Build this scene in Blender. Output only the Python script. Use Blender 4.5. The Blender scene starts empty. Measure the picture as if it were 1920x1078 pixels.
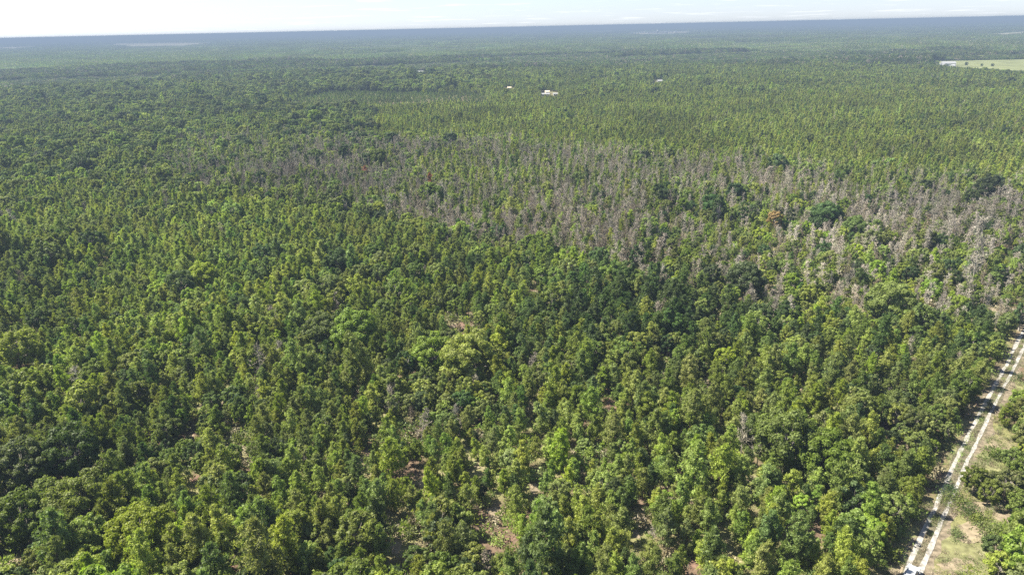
import bpy, math, random
import numpy as np
from mathutils import Matrix, Vector

R = math.radians
rng = np.random.default_rng(11)
random.seed(11)
scene = bpy.context.scene
COL = scene.collection

# ------------------------------------------------------------------ camera
W0, H0, F0 = 1920.0, 1078.0, 1297.0        # frame of the photograph and its focal length in pixels
CAMH, PITCH, ROLL = 85.0, R(20.6), R(1.25)
fw = np.array([0, math.cos(PITCH), -math.sin(PITCH)])
rt0 = np.array([1.0, 0, 0]); up0 = np.array([0, math.sin(PITCH), math.cos(PITCH)])
rt = math.cos(ROLL) * rt0 - math.sin(ROLL) * up0
up = math.sin(ROLL) * rt0 + math.cos(ROLL) * up0
cam = bpy.data.cameras.new('camera')
cam.sensor_width = 36; cam.lens = F0 / W0 * 36; cam.clip_start = 0.5; cam.clip_end = 90000
camo = bpy.data.objects.new('camera', cam); COL.objects.link(camo)
camo.matrix_world = Matrix(((rt[0], up[0], -fw[0], 0), (rt[1], up[1], -fw[1], 0), (rt[2], up[2], -fw[2], CAMH), (0, 0, 0, 1)))
scene.camera = camo

# ------------------------------------------------------------------ sky, sun, exposure
SUN_EL, SUN_AZ = R(53), R(-74)             # azimuth clockwise from +Y (the view direction): the sun stands left and a little ahead
world = bpy.data.worlds.new('World'); scene.world = world; world.use_nodes = True
wn, wl = world.node_tree.nodes, world.node_tree.links
wn.clear()
out = wn.new('ShaderNodeOutputWorld'); bg = wn.new('ShaderNodeBackground')
sky = wn.new('ShaderNodeTexSky'); sky.sky_type = 'NISHITA'; sky.sun_disc = False
sky.sun_elevation = SUN_EL; sky.sun_rotation = SUN_AZ
sky.air_density = 1.0; sky.dust_density = 0.3; sky.ozone_density = 1.5; sky.altitude = 50
tc = wn.new('ShaderNodeTexCoord'); sep = wn.new('ShaderNodeSeparateXYZ')
wl.new(tc.outputs['Generated'], sep.inputs[0])
zc = wn.new('ShaderNodeMath'); zc.operation = 'ADD'; zc.inputs[1].default_value = 0.03
wl.new(sep.outputs['Z'], zc.inputs[0])
dv = []
for ax in 'XY':
    d = wn.new('ShaderNodeMath'); d.operation = 'DIVIDE'; wl.new(sep.outputs[ax], d.inputs[0]); wl.new(zc.outputs[0], d.inputs[1]); dv.append(d)
cmb = wn.new('ShaderNodeCombineXYZ'); wl.new(dv[0].outputs[0], cmb.inputs[0]); wl.new(dv[1].outputs[0], cmb.inputs[1])
cn = wn.new('ShaderNodeTexNoise'); cn.inputs['Scale'].default_value = 0.55; cn.inputs['Detail'].default_value = 5; cn.inputs['Roughness'].default_value = 0.6
wl.new(cmb.outputs[0], cn.inputs['Vector'])
cr = wn.new('ShaderNodeMapRange'); cr.inputs['From Min'].default_value = 0.56; cr.inputs['From Max'].default_value = 0.72; cr.inputs['To Max'].default_value = 0.75
wl.new(cn.outputs['Fac'], cr.inputs['Value'])
mx = wn.new('ShaderNodeMix'); mx.data_type = 'RGBA'
wl.new(cr.outputs[0], mx.inputs['Factor']); wl.new(sky.outputs[0], mx.inputs['A']); mx.inputs['B'].default_value = (7.0, 7.2, 7.5, 1)
hs = wn.new('ShaderNodeHueSaturation'); hs.inputs['Saturation'].default_value = 0.55; wl.new(sky.outputs[0], hs.inputs['Color'])
tint = wn.new('ShaderNodeMix'); tint.data_type = 'RGBA'; tint.blend_type = 'MULTIPLY'; tint.inputs['Factor'].default_value = 1
tint.inputs['B'].default_value = (0.79, 0.885, 1.10, 1); wl.new(hs.outputs[0], tint.inputs['A']); wl.new(tint.outputs['Result'], mx.inputs['A'])
wl.new(mx.outputs['Result'], bg.inputs['Color']); bg.inputs['Strength'].default_value = 0.05
wl.new(bg.outputs[0], out.inputs['Surface'])
sd = bpy.data.lights.new('sun', 'SUN'); sd.energy = 5.0; sd.angle = R(0.53); sd.color = (1.0, 0.93, 0.79)
so = bpy.data.objects.new('sun', sd); COL.objects.link(so)
to_sun = Vector((math.cos(SUN_EL) * math.sin(SUN_AZ), math.cos(SUN_EL) * math.cos(SUN_AZ), math.sin(SUN_EL)))
so.rotation_euler = to_sun.to_track_quat('Z', 'Y').to_euler(); so.location = (0, 0, 300)
vs = scene.view_settings
vs.view_transform = 'Standard'; vs.look = 'None'; vs.exposure = 1.8; vs.gamma = 1.0; vs.use_curve_mapping = False
cy = scene.cycles
cy.max_bounces = 6; cy.diffuse_bounces = 4; cy.glossy_bounces = 1; cy.transmission_bounces = 3; cy.volume_bounces = 0
cy.transparent_max_bounces = 8; cy.use_denoising = False

# ------------------------------------------------------------------ photograph <-> ground helpers
def project(P):
    """world points (n,3) -> photo pixels u, v and depth along the axis"""
    P = np.atleast_2d(P).astype(float) - np.array([0, 0, CAMH])
    d = P @ fw; d = np.where(np.abs(d) < 1e-6, 1e-6, d)
    return W0 / 2 + F0 * (P @ rt) / d, H0 / 2 - F0 * (P @ up) / d, d
def ground(u, v, z=0.0):
    """photo pixel -> the point where that sight line meets the plane at height z"""
    d = fw + rt * (u - W0 / 2) / F0 - up * (v - H0 / 2) / F0
    t = (z - CAMH) / d[2]
    return np.array([d[0] * t, d[1] * t, z])

_perm = rng.random((256, 256))
def vnoise(x, y, s, k=0):
    x = np.asarray(x) / s + 37.3 * k; y = np.asarray(y) / s + 91.7 * k
    xi = np.floor(x).astype(int); yi = np.floor(y).astype(int); fx = x - xi; fy = y - yi
    fx = fx * fx * (3 - 2 * fx); fy = fy * fy * (3 - 2 * fy)
    g = lambda a, b: _perm[a % 256, b % 256]
    return (g(xi, yi) * (1 - fx) + g(xi + 1, yi) * fx) * (1 - fy) + (g(xi, yi + 1) * (1 - fx) + g(xi + 1, yi + 1) * fx) * fy
def fnoise(x, y, s, k=0):
    return (vnoise(x, y, s, k) + .5 * vnoise(x, y, s / 2.1, k + 1) + .25 * vnoise(x, y, s / 4.3, k + 2)) / 1.75
def sstep(a, b, x):
    t = np.clip((x - a) / (b - a), 0, 1); return t * t * (3 - 2 * t)

# ------------------------------------------------------------------ materials
def new_mat(name):
    m = bpy.data.materials.new(name); m.use_nodes = True
    n = m.node_tree.nodes; n.clear(); o = n.new('ShaderNodeOutputMaterial')
    return m, n, m.node_tree.links, o
def foliage_mat(name, rgb, transl=0.35, hue=0.02, val=0.3, wscale=0.012, wamt=0.3, rough=0.55):
    """leaf colour with its own variation: per leaf (tint), per tree (random) and per stand (world noise)"""
    m, n, l, o = new_mat(name)
    base = n.new('ShaderNodeRGB'); base.outputs[0].default_value = (*rgb, 1)
    at = n.new('ShaderNodeAttribute'); at.attribute_name = 'tint'
    oi = n.new('ShaderNodeObjectInfo')
    geo = n.new('ShaderNodeNewGeometry')
    nz = n.new('ShaderNodeTexNoise'); nz.inputs['Scale'].default_value = wscale; nz.inputs['Detail'].default_value = 3
    l.new(geo.outputs['Position'], nz.inputs['Vector'])
    def mr(src, a, b, f0=0, f1=1):
        q = n.new('ShaderNodeMapRange'); q.inputs['From Min'].default_value = f0; q.inputs['From Max'].default_value = f1
        q.inputs['To Min'].default_value = a; q.inputs['To Max'].default_value = b; l.new(src, q.inputs['Value']); return q.outputs[0]
    def mul(a, b):
        q = n.new('ShaderNodeMath'); q.operation = 'MULTIPLY'; l.new(a, q.inputs[0]); l.new(b, q.inputs[1]); return q.outputs[0]
    v = mul(mul(mr(at.outputs['Fac'], 0.7, 1.32), mr(oi.outputs['Random'], 1 - val, 1 + val)), mr(nz.outputs['Fac'], 1 - wamt, 1 + wamt, .3, .7))
    wn_ = n.new('ShaderNodeTexWhiteNoise'); wn_.noise_dimensions = '1D'; l.new(oi.outputs['Random'], wn_.inputs['W'])
    hs = n.new('ShaderNodeHueSaturation')
    l.new(mr(wn_.outputs['Value'], 0.5 - hue, 0.5 + hue), hs.inputs['Hue']); l.new(v, hs.inputs['Value'])
    sa = mr(wn_.outputs['Color'], 0.8, 1.12); l.new(sa, hs.inputs['Saturation'])
    l.new(base.outputs[0], hs.inputs['Color'])
    p = n.new('ShaderNodeBsdfPrincipled'); p.inputs['Roughness'].default_value = rough
    p.inputs['Specular IOR Level'].default_value = 0.3
    l.new(hs.outputs[0], p.inputs['Base Color'])
    if transl > 0:
        t = n.new('ShaderNodeBsdfTranslucent'); br = n.new('ShaderNodeMix'); br.data_type = 'RGBA'; br.blend_type = 'MULTIPLY'
        br.inputs['Factor'].default_value = 1; br.inputs['B'].default_value = (1.15, 1.25, 0.6, 1); l.new(hs.outputs[0], br.inputs['A'])
        l.new(br.outputs['Result'], t.inputs['Color'])
        ms = n.new('ShaderNodeMixShader'); ms.inputs[0].default_value = transl
        l.new(p.outputs[0], ms.inputs[1]); l.new(t.outputs[0], ms.inputs[2]); l.new(ms.outputs[0], o.inputs['Surface'])
    else:
        l.new(p.outputs[0], o.inputs['Surface'])
    return m
def plain_mat(name, rgb, rough=0.7, metal=0.0, noise=0.0, nscale=3.0, spec=0.5, coat=0.0):
    m, n, l, o = new_mat(name)
    p = n.new('ShaderNodeBsdfPrincipled'); p.inputs['Roughness'].default_value = rough; p.inputs['Metallic'].default_value = metal
    p.inputs['Specular IOR Level'].default_value = spec; p.inputs['Coat Weight'].default_value = coat
    if noise:
        tcn = n.new('ShaderNodeNewGeometry'); nz = n.new('ShaderNodeTexNoise'); nz.inputs['Scale'].default_value = nscale; nz.inputs['Detail'].default_value = 5
        l.new(tcn.outputs['Position'], nz.inputs['Vector'])
        r = n.new('ShaderNodeValToRGB'); r.color_ramp.elements[0].position = .3; r.color_ramp.elements[1].position = .7
        r.color_ramp.elements[0].color = (*[c * (1 - noise) for c in rgb], 1); r.color_ramp.elements[1].color = (*[min(1, c * (1 + noise)) for c in rgb], 1)
        l.new(nz.outputs['Fac'], r.inputs[0]); l.new(r.outputs[0], p.inputs['Base Color'])
    else:
        p.inputs['Base Color'].default_value = (*rgb, 1)
    l.new(p.outputs[0], o.inputs['Surface'])
    return m

PINE_TONES = [('olive green', (0.220, 0.258, 0.052)), ('mid green', (0.172, 0.228, 0.054)),
              ('yellow green', (0.240, 0.288, 0.054)), ('dark green', (0.095, 0.145, 0.040))]
LEAF_TONES = [('bright green', (0.190, 0.240, 0.048)), ('mid green', (0.158, 0.205, 0.052)),
              ('lime green', (0.225, 0.280, 0.045)), ('dark green', (0.072, 0.115, 0.036))]
M_PINE = [foliage_mat('pine_needles_' + t.replace(' ', '_'), c, 0.44, 0.018) for t, c in PINE_TONES]
M_LEAF = [foliage_mat('leaves_' + t.replace(' ', '_'), c, 0.46, 0.02) for t, c in LEAF_TONES]
M_DEAD = [foliage_mat('bare_twigs_' + t, c, 0.0, 0.01, 0.22, rough=0.85) for t, c in
          [('grey', (0.285, 0.262, 0.205)), ('mauve', (0.265, 0.228, 0.18)), ('brown', (0.165, 0.135, 0.092)), ('pale', (0.36, 0.32, 0.265))]]
M_RUST = foliage_mat('rust_needles', (0.26, 0.095, 0.045), 0.2, 0.01)
M_ORANGE = foliage_mat('ochre_leaves', (0.28, 0.185, 0.06), 0.25, 0.01)
M_BARK = plain_mat('bark', (0.14, 0.10, 0.075), 0.9, noise=0.35, nscale=6)
M_GREYBARK = plain_mat('grey_bark', (0.30, 0.27, 0.24), 0.9, noise=0.3, nscale=6)
M_GRASS = foliage_mat('grass_blades', (0.15, 0.19, 0.06), 0.25, 0.02, wscale=0.08)
M_STRAW = foliage_mat('dry_brush', (0.21, 0.18, 0.115), 0.1, 0.015, wscale=0.06)

# ------------------------------------------------------------------ foliage geometry
def mesh_from(name, V, F, mats, midx=None, tint=None):
    me = bpy.data.meshes.new(name)
    V = np.asarray(V, float); nf = len(F)
    F = np.asarray(F, int); k = F.shape[1]
    me.vertices.add(len(V)); me.vertices.foreach_set('co', V.ravel())
    me.loops.add(nf * k); me.loops.foreach_set('vertex_index', F.ravel())
    me.polygons.add(nf); me.polygons.foreach_set('loop_start', np.arange(nf) * k)
    for m in mats: me.materials.append(m)
    if midx is not None: me.polygons.foreach_set('material_index', np.asarray(midx, int))
    if tint is not None:
        a = me.attributes.new('tint', 'FLOAT', 'FACE'); a.data.foreach_set('value', np.asarray(tint, float))
    me.update(calc_edges=True)
    return me
def unit(v):
    return v / np.maximum(np.linalg.norm(v, axis=-1, keepdims=True), 1e-9)
def blades(C, D, L, Wd, r):
    """pointed leaf sprays: narrow triangles starting at C along D"""
    n = len(C); s = unit(np.cross(D, unit(r.normal(size=(n, 3)))))
    L = np.broadcast_to(L, (n,))[:, None]; Wd = np.broadcast_to(Wd, (n,))[:, None]
    a = C - s * Wd * .5; b = C + s * Wd * .5; c = C + D * L
    V = np.stack([a, b, c], 1).reshape(-1, 3)
    return V, np.arange(3 * n).reshape(n, 3)
def facets(C, Nn, S, r, elong=1.3):
    """small leafy patches: triangles that face along Nn"""
    n = len(C); a = unit(np.cross(Nn, unit(r.normal(size=(n, 3))))); b = np.cross(Nn, a); S = np.broadcast_to(S, (n,))[:, None]
    V = np.stack([C - a * S * .5 - b * S * .3, C + a * S * .5 - b * S * .3, C + b * S * .7 * elong], 1).reshape(-1, 3)
    return V, np.arange(3 * n).reshape(n, 3)
def tube(pts, rad, sides=5):
    """tapered tube as triangles"""
    pts = np.asarray(pts, float); n = len(pts); V = []; F = []
    for i in range(n):
        d = unit(pts[min(i + 1, n - 1)] - pts[max(i - 1, 0)])
        a = unit(np.cross(d, [0.3, 0.9, 0.1])); b = np.cross(d, a)
        for k in range(sides):
            t = 2 * math.pi * k / sides; V.append(pts[i] + rad[i] * (math.cos(t) * a + math.sin(t) * b))
    for i in range(n - 1):
        for k in range(sides):
            q, w = i * sides + k, i * sides + (k + 1) % sides
            F += [(q, w, q + sides), (w, w + sides, q + sides)]
    return np.array(V), np.array(F)
def merge(parts):
    V, F, o = [], [], 0
    for v, f in parts:
        V.append(v); F.append(f + o); o += len(v)
    return np.concatenate(V), np.concatenate(F)

def pine(seed, H=11.0, Rr=2.5, lod=1.0, start=0.22):
    r = np.random.default_rng(seed); wood, C, D = [], [], []
    lean = r.normal(0, .25, 2)
    tp = np.array([[lean[0] * t * t, lean[1] * t * t, H * t] for t in np.linspace(0, .96, 7)])
    wood.append(tube(tp, np.linspace(.13, .025, 7) * H / 11, 6))
    h = H * start * r.uniform(.8, 1.2); nb = 0
    asym = r.uniform(0, 6.28); lump = r.uniform(0, 6.28, 4)
    while h < H * .985:
        t = (h - H * start) / (H * (1 - start))
        prof = max(.10, max(0., 1 - abs(t) ** 1.7) ** .85 * (0.66 + 0.34 * math.sin(min(1, t * 2.4 + .25) * 1.57)))
        for k in range(int(r.integers(3, 6))):
            az = r.uniform(0, 6.283)
            L = Rr * prof * r.uniform(.55, 1.15) * (1 + .18 * math.cos(az - asym) + .2 * math.sin(3 * az + lump[0] + h))
            el = R(r.uniform(2, 28) + 42 * t)
            d = np.array([math.cos(az) * math.cos(el), math.sin(az) * math.cos(el), math.sin(el)])
            base = np.array([lean[0] * (h / H) ** 2, lean[1] * (h / H) ** 2, h])
            tip = base + d * L + np.array([0, 0, .10 * L])
            if lod >= .9 and L > .8:
                wood.append(tube([base, (base + tip) / 2 - [0, 0, .04 * L], tip], [.035, .022, .008], 3))
            m = max(1, int(round(L * 1.0)))
            for q in range(m):
                f = (q + r.uniform(.55, 1.05)) / m
                C.append(base + (tip - base) * f + r.normal(0, .1, 3)); D.append([.30 + .16 * L * f + r.uniform(-.04, .1), *d])
        h += r.uniform(.30, .50) / max(.5, lod)
    C = np.array(C); G = np.array(D); rad = G[:, 0] * (1 if lod >= .9 else 1.15); G = G[:, 1:]
    nt = 34 if lod >= .9 else 16
    tint = np.clip(np.repeat(r.normal(.5, .2, len(C)), nt) + r.normal(0, .12, len(C) * nt), 0, 1)
    CC = np.repeat(C, nt, 0); GG = np.repeat(G, nt, 0); RR = np.repeat(rad, nt)
    dd = unit(r.normal(size=CC.shape) + GG * .7 + [0, 0, .3])
    P = CC + dd * (RR * r.uniform(.35, 1.12, len(CC)))[:, None] * [1, 1, .8]
    sz = r.uniform(.20, .38, len(CC)) * (1 if lod >= .9 else 1.6)
    half = len(CC) // 2; sel = r.random(len(CC)) < .55
    v1, f1 = facets(P[sel], unit(dd[sel] + r.normal(0, .35, (sel.sum(), 3))), sz[sel] * 1.1, r)
    v2, f2 = blades(P[~sel], unit(dd[~sel] + r.normal(0, .4, ((~sel).sum(), 3)) + [0, 0, .3]), sz[~sel] * 1.5, sz[~sel] * .45, r)
    cv, cf = merge([(v1, f1), (v2, f2)])
    return merge(wood), (cv, cf), np.r_[tint[sel], tint[~sel]]

def broadleaf(seed, H=10.0, Rr=3.2, lod=1.0, low=0.18, lobes=26, leaf=1.0):
    r = np.random.default_rng(seed); wood, C, D, tint = [], [], [], []
    zc_ = H * (low + (1 - low) * .5); hz = H * (1 - low) * .5
    fork = np.array([r.normal(0, .2), r.normal(0, .2), H * .3])
    wood.append(tube([[0, 0, 0], fork * .5 + [.05, 0, 0], fork], [.026 * H, .02 * H, .016 * H], 7))
    for i in range(lobes):
        ph = i * 2.39996 + r.uniform(-.4, .4); cz = 1 - 2 * (i + .5) / lobes * .86
        sr = math.sqrt(max(0, 1 - cz * cz)); k = r.uniform(.62, .98)
        c = np.array([math.cos(ph) * sr * Rr * k, math.sin(ph) * sr * Rr * k, zc_ + cz * hz * k * .92])
        lr = r.uniform(.24, .42) * Rr * (0.9 if lobes > 30 else 1)
        if lod >= .9:
            md = fork + (c - fork) * .5 + r.normal(0, .2, 3)
            wood.append(tube([fork, md, c], [.011 * H, .006 * H, .002 * H], 4))
        for q in range(3):                                         # every lobe is a few bunches of leaves
            od = unit(r.normal(size=3) + unit(c - [0, 0, zc_]) * .9 + [0, 0, .25]); bc = c + od * lr * .62; br = lr * r.uniform(.42, .7)
            m = int(78 * lod * br ** 1.6) + 12
            d = unit(r.normal(size=(m, 3)) + od * .6 + [0, 0, .2])
            C.append(bc + d * br * r.uniform(.6, 1.08, m)[:, None] * [1, 1, .85]); D.append(d); tint.append(np.full(m, r.uniform(.2, .8)) + r.normal(0, .12, m))
    C = np.concatenate(C); D = np.concatenate(D); tint = np.concatenate(tint); n = len(C); nt = 2
    CC = np.repeat(C, nt, 0) + r.normal(0, .09, (n * nt, 3)); DD = unit(np.repeat(D, nt, 0) + r.normal(0, .38, (n * nt, 3)))
    sz = r.uniform(.26, .46, n * nt) * leaf * (1 if lod >= .9 else 1.5)
    cv, cf = facets(CC, DD, sz, r, 1.1)
    return merge(wood), (cv, cf), np.clip(np.repeat(tint, nt), 0, 1)

def snag(seed, H=11.0, Rr=2.0, lod=1.0):
    r = np.random.default_rng(seed); wood, C, D = [], [], []
    ln = r.normal(0, .5, 2)
    tp = [[ln[0] * t * t, ln[1] * t * t, H * t] for t in np.linspace(0, .97, 7)]
    wood.append(tube(tp, np.linspace(.14, .02, 7), 6)); tw = []
    h = H * .22
    while h < H * .96:
        t = h / H
        for k in range(int(r.integers(1, 6))):
            az = r.uniform(0, 6.283); L = Rr * r.uniform(.3, 1.3) * (1.1 - t) ** .6; el = R(r.uniform(10, 55))
            d = np.array([math.cos(az) * math.cos(el), math.sin(az) * math.cos(el), math.sin(el)])
            b = np.array([ln[0] * t * t, ln[1] * t * t, h]); tip = b + d * L
            if lod >= .9: tw.append(tube([b, b + (tip - b) * .5 + r.normal(0, .1, 3), tip], [.035, .022, .008], 3))
            m = max(2, int(4.5 * lod)); s = r.uniform(.35, 1, m)[:, None]
            C.append(b + (tip - b) * s); D.append(unit(d + r.normal(0, .75, (m, 3))))
        h += r.uniform(.3, .5)
    C = np.concatenate(C); D = np.concatenate(D); nt = 3
    CC = np.repeat(C, nt, 0); DD = unit(np.repeat(D, nt, 0) + r.normal(0, .5, CC.shape))
    L = r.uniform(.5, 1.1, len(CC))
    v, f = blades(CC, DD, L, .085, r)
    if tw:
        v2, f2 = merge(tw); v, f = merge([(v, f), (v2, f2)])
    return merge(wood), (v, f), np.random.default_rng(seed).uniform(.2, .9, len(f))

def bush(seed, H=2.2, Rr=1.6, lod=1.0, n=420, leaf=.34, wr=.6):
    r = np.random.default_rng(seed); C, D, T = [], [], []
    for i in range(9):
        c = np.array([r.normal(0, .45) * Rr, r.normal(0, .45) * Rr, H * r.uniform(.3, .75)]); m = int(n * lod / 9)
        d = unit(r.normal(size=(m, 3)) + [0, 0, .3]); C.append(c + d * Rr * r.uniform(.15, .55, m)[:, None]); D.append(d); T.append(np.full(m, r.uniform(.2, .8)))
    C = np.concatenate(C); C[:, 2] = np.maximum(C[:, 2], .05); D = unit(np.concatenate(D) + r.normal(0, .5, C.shape))
    sz = r.uniform(.6, 1.2, len(C)) * leaf
    v, f = blades(C, D, sz, sz * wr, r)
    st = [tube([[0, 0, 0], [r.normal(0, .3) * Rr, r.normal(0, .3) * Rr, H * .6]], [.04, .012], 3) for _ in range(5)]
    return merge(st), (v, f), np.concatenate(T)

class Kind:
    """shape variants of one kind of plant: separate trunk / crown meshes, and a joined mesh for the far mass"""
    def __init__(self, name, fn, specs, bark, crown_mats):
        self.name, self.mats = name, crown_mats; self.trunk, self.crown, self.joined = [], [], []
        for i, sp in enumerate(specs):
            w, c, t = fn(100 + i * 7 + sum(map(ord, name)), **sp)
            self.trunk.append(mesh_from(name + '_trunk', *w, [bark]))
            self.crown.append(mesh_from(name + '_crown', *c, [crown_mats[0]], tint=t))
            v, f = merge([w, c]); mi = np.r_[np.zeros(len(w[1])), np.ones(len(c[1]))]
            self.joined.append(mesh_from(name + '_whole', v, f, [bark, crown_mats[0]], mi, np.r_[np.zeros(len(w[1])) + .5, t]))
        self.n = len(specs)
        self.src = bpy.data.collections.new(name + '_forms')       # never linked to the scene: only feeds the mass
        for t, m in enumerate(crown_mats):
            for i, me in enumerate(self.joined):
                o = bpy.data.objects.new('%s_form.%03d' % (name, t * self.n + i), me)
                o.material_slots[1].link = 'OBJECT'; o.material_slots[1].material = m
                self.src.objects.link(o)

pk = [dict(H=h, Rr=r_, start=s) for h, r_, s in [(9.6, 2.8, .16), (10, 2.6, .22), (8.6, 2.9, .1), (10.2, 2.5, .2), (8., 2.7, .08), (10.6, 3.1, .26), (9., 2.6, .15), (9.4, 3.2, .2)]]
K_PINE = Kind('pine_tree', pine, pk, M_BARK, M_PINE)
bk = [dict(H=h, Rr=r_, low=lo, lobes=lb) for h, r_, lo, lb in [(9.5, 3.0, .12, 26), (8.5, 3.3, .1, 28), (11, 3.1, .2, 30), (7.5, 2.5, .08, 20), (10, 3.8, .18, 34), (9, 2.7, .15, 22)]]
K_LEAF = Kind('broadleaf_tree', broadleaf, bk, M_GREYBARK, M_LEAF)
ok_ = [dict(H=h, Rr=r_, low=.14, lobes=lb) for h, r_, lb in [(13, 5.6, 58), (12, 6.2, 62), (13.5, 5.0, 52)]]
K_OAK = Kind('spreading_oak', broadleaf, ok_, M_GREYBARK, M_LEAF)
dk = [dict(H=h, Rr=r_) for h, r_ in [(10, 2.4), (8.5, 2.7), (11, 2.2), (7.2, 2.3), (9.5, 2.9)]]
K_DEAD = Kind('dead_tree', snag, dk, M_GREYBARK, M_DEAD)
vk = [dict(H=h, Rr=r_, low=.02, lobes=lb) for h, r_, lb in [(12, 1.9, 26), (10, 2.2, 24), (13, 1.7, 26)]]
K_VINE = Kind('vine_covered_tree', broadleaf, vk, M_GREYBARK, M_LEAF)
K_BUSH = Kind('shrub', bush, [dict(), dict(H=1.6, Rr=1.9), dict(H=3, Rr=1.7), dict(H=2.4, Rr=2.4, n=600)], M_BARK, M_LEAF)
K_BRUSH = Kind('undergrowth', bush, [dict(H=1.3, Rr=1.6, leaf=.5, n=160), dict(H=.9, Rr=2.0, leaf=.5, n=160), dict(H=1.8, Rr=1.3, leaf=.45, n=160)], M_BARK, [M_LEAF[1], M_LEAF[0], M_STRAW, M_GRASS])
K_GRASS = Kind('grass', bush, [dict(H=.35, Rr=.9, leaf=.32, n=110, wr=.16), dict(H=.5, Rr=.7, leaf=.4, n=90, wr=.14)], M_BARK, [M_GRASS, M_STRAW])
# coarser forms for the distance
K_PINE_FAR = Kind('distant_pine', pine, [dict(H=10, Rr=2.6, lod=.6), dict(H=10.6, Rr=2.4, lod=.6), dict(H=9.2, Rr=2.7, lod=.6), dict(H=10, Rr=2.3, lod=.6)], M_BARK, M_PINE)
K_LEAF_FAR = Kind('distant_broadleaf', broadleaf, [dict(H=10, Rr=3.3, lod=.4), dict(H=12, Rr=4.2, lod=.4, lobes=30), dict(H=9, Rr=3, lod=.4)], M_GREYBARK, M_LEAF)
K_DEAD_FAR = Kind('distant_dead', snag, [dict(H=11, lod=.6), dict(H=9.5, Rr=2.4, lod=.6), dict(H=12, Rr=1.9, lod=.6)], M_GREYBARK, M_DEAD)

def scatter_nodes(coll):
    g = bpy.data.node_groups.new('scatter', 'GeometryNodeTree')
    g.interface.new_socket('Geometry', in_out='INPUT', socket_type='NodeSocketGeometry')
    g.interface.new_socket('Geometry', in_out='OUTPUT', socket_type='NodeSocketGeometry')
    n, l = g.nodes, g.links
    gi, go = n.new('NodeGroupInput'), n.new('NodeGroupOutput')
    iop = n.new('GeometryNodeInstanceOnPoints'); ci = n.new('GeometryNodeCollectionInfo')
    ci.inputs['Collection'].default_value = coll; ci.inputs['Separate Children'].default_value = True; ci.inputs['Reset Children'].default_value = True
    def attr(nm, ty):
        a = n.new('GeometryNodeInputNamedAttribute'); a.data_type = ty; a.inputs['Name'].default_value = nm; return a.outputs['Attribute']
    l.new(gi.outputs[0], iop.inputs['Points']); l.new(ci.outputs[0], iop.inputs['Instance'])
    iop.inputs['Pick Instance'].default_value = True
    l.new(attr('idx', 'INT'), iop.inputs['Instance Index'])
    l.new(attr('rot', 'FLOAT_VECTOR'), iop.inputs['Rotation']); l.new(attr('scl', 'FLOAT_VECTOR'), iop.inputs['Scale'])
    l.new(iop.outputs[0], go.inputs[0])
    return g
def mass(name, coll, P, idx, rot, scl):
    """ONE object of kind stuff that scatters forms over its points"""
    me = bpy.data.meshes.new(name); me.vertices.add(len(P)); me.vertices.foreach_set('co', np.asarray(P, float).ravel())
    a = me.attributes.new('idx', 'INT', 'POINT'); a.data.foreach_set('value', np.asarray(idx, np.int32))
    a = me.attributes.new('rot', 'FLOAT_VECTOR', 'POINT'); a.data.foreach_set('vector', np.asarray(rot, float).ravel())
    a = me.attributes.new('scl', 'FLOAT_VECTOR', 'POINT'); a.data.foreach_set('vector', np.asarray(scl, float).ravel())
    o = bpy.data.objects.new(name, me); COL.objects.link(o); o['kind'] = 'stuff'
    md = o.modifiers.new('scatter', 'NODES'); md.node_group = scatter_nodes(coll)
    return o

# ------------------------------------------------------------------ objects helpers
def struct(name, me, kind='structure'):
    o = bpy.data.objects.new(name, me); COL.objects.link(o); o['kind'] = kind; return o
def thing(name, label, cat, loc, rz=0.0, group=None):
    o = bpy.data.objects.new(name, None); COL.objects.link(o); o.location = loc; o.rotation_euler = (0, 0, rz)
    o.empty_display_size = .3; o['label'] = label; o['category'] = cat
    if group: o['group'] = group
    return o
def part(name, me, parent, mat=None, label=None):
    o = bpy.data.objects.new(name, me); COL.objects.link(o); o.parent = parent
    if mat is not None:
        if not me.materials: me.materials.append(mat)
        elif me.materials[0] is not mat:
            o.material_slots[0].link = 'OBJECT'; o.material_slots[0].material = mat
    if label: o['label'] = label
    return o
def box_mesh(name, x0, x1, y0, y1, z0, z1, top=None):
    """box; top=(ix, iy) pulls the top face in on each side"""
    ix, iy = top or (0, 0)
    V = [(x0, y0, z0), (x1, y0, z0), (x1, y1, z0), (x0, y1, z0), (x0 + ix, y0 + iy, z1), (x1 - ix, y0 + iy, z1), (x1 - ix, y1 - iy, z1), (x0 + ix, y1 - iy, z1)]
    F = [(0, 3, 2, 1), (4, 5, 6, 7), (0, 1, 5, 4), (1, 2, 6, 5), (2, 3, 7, 6), (3, 0, 4, 7)]
    me = bpy.data.meshes.new(name); me.from_pydata(V, [], F); me.update(); return me

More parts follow.
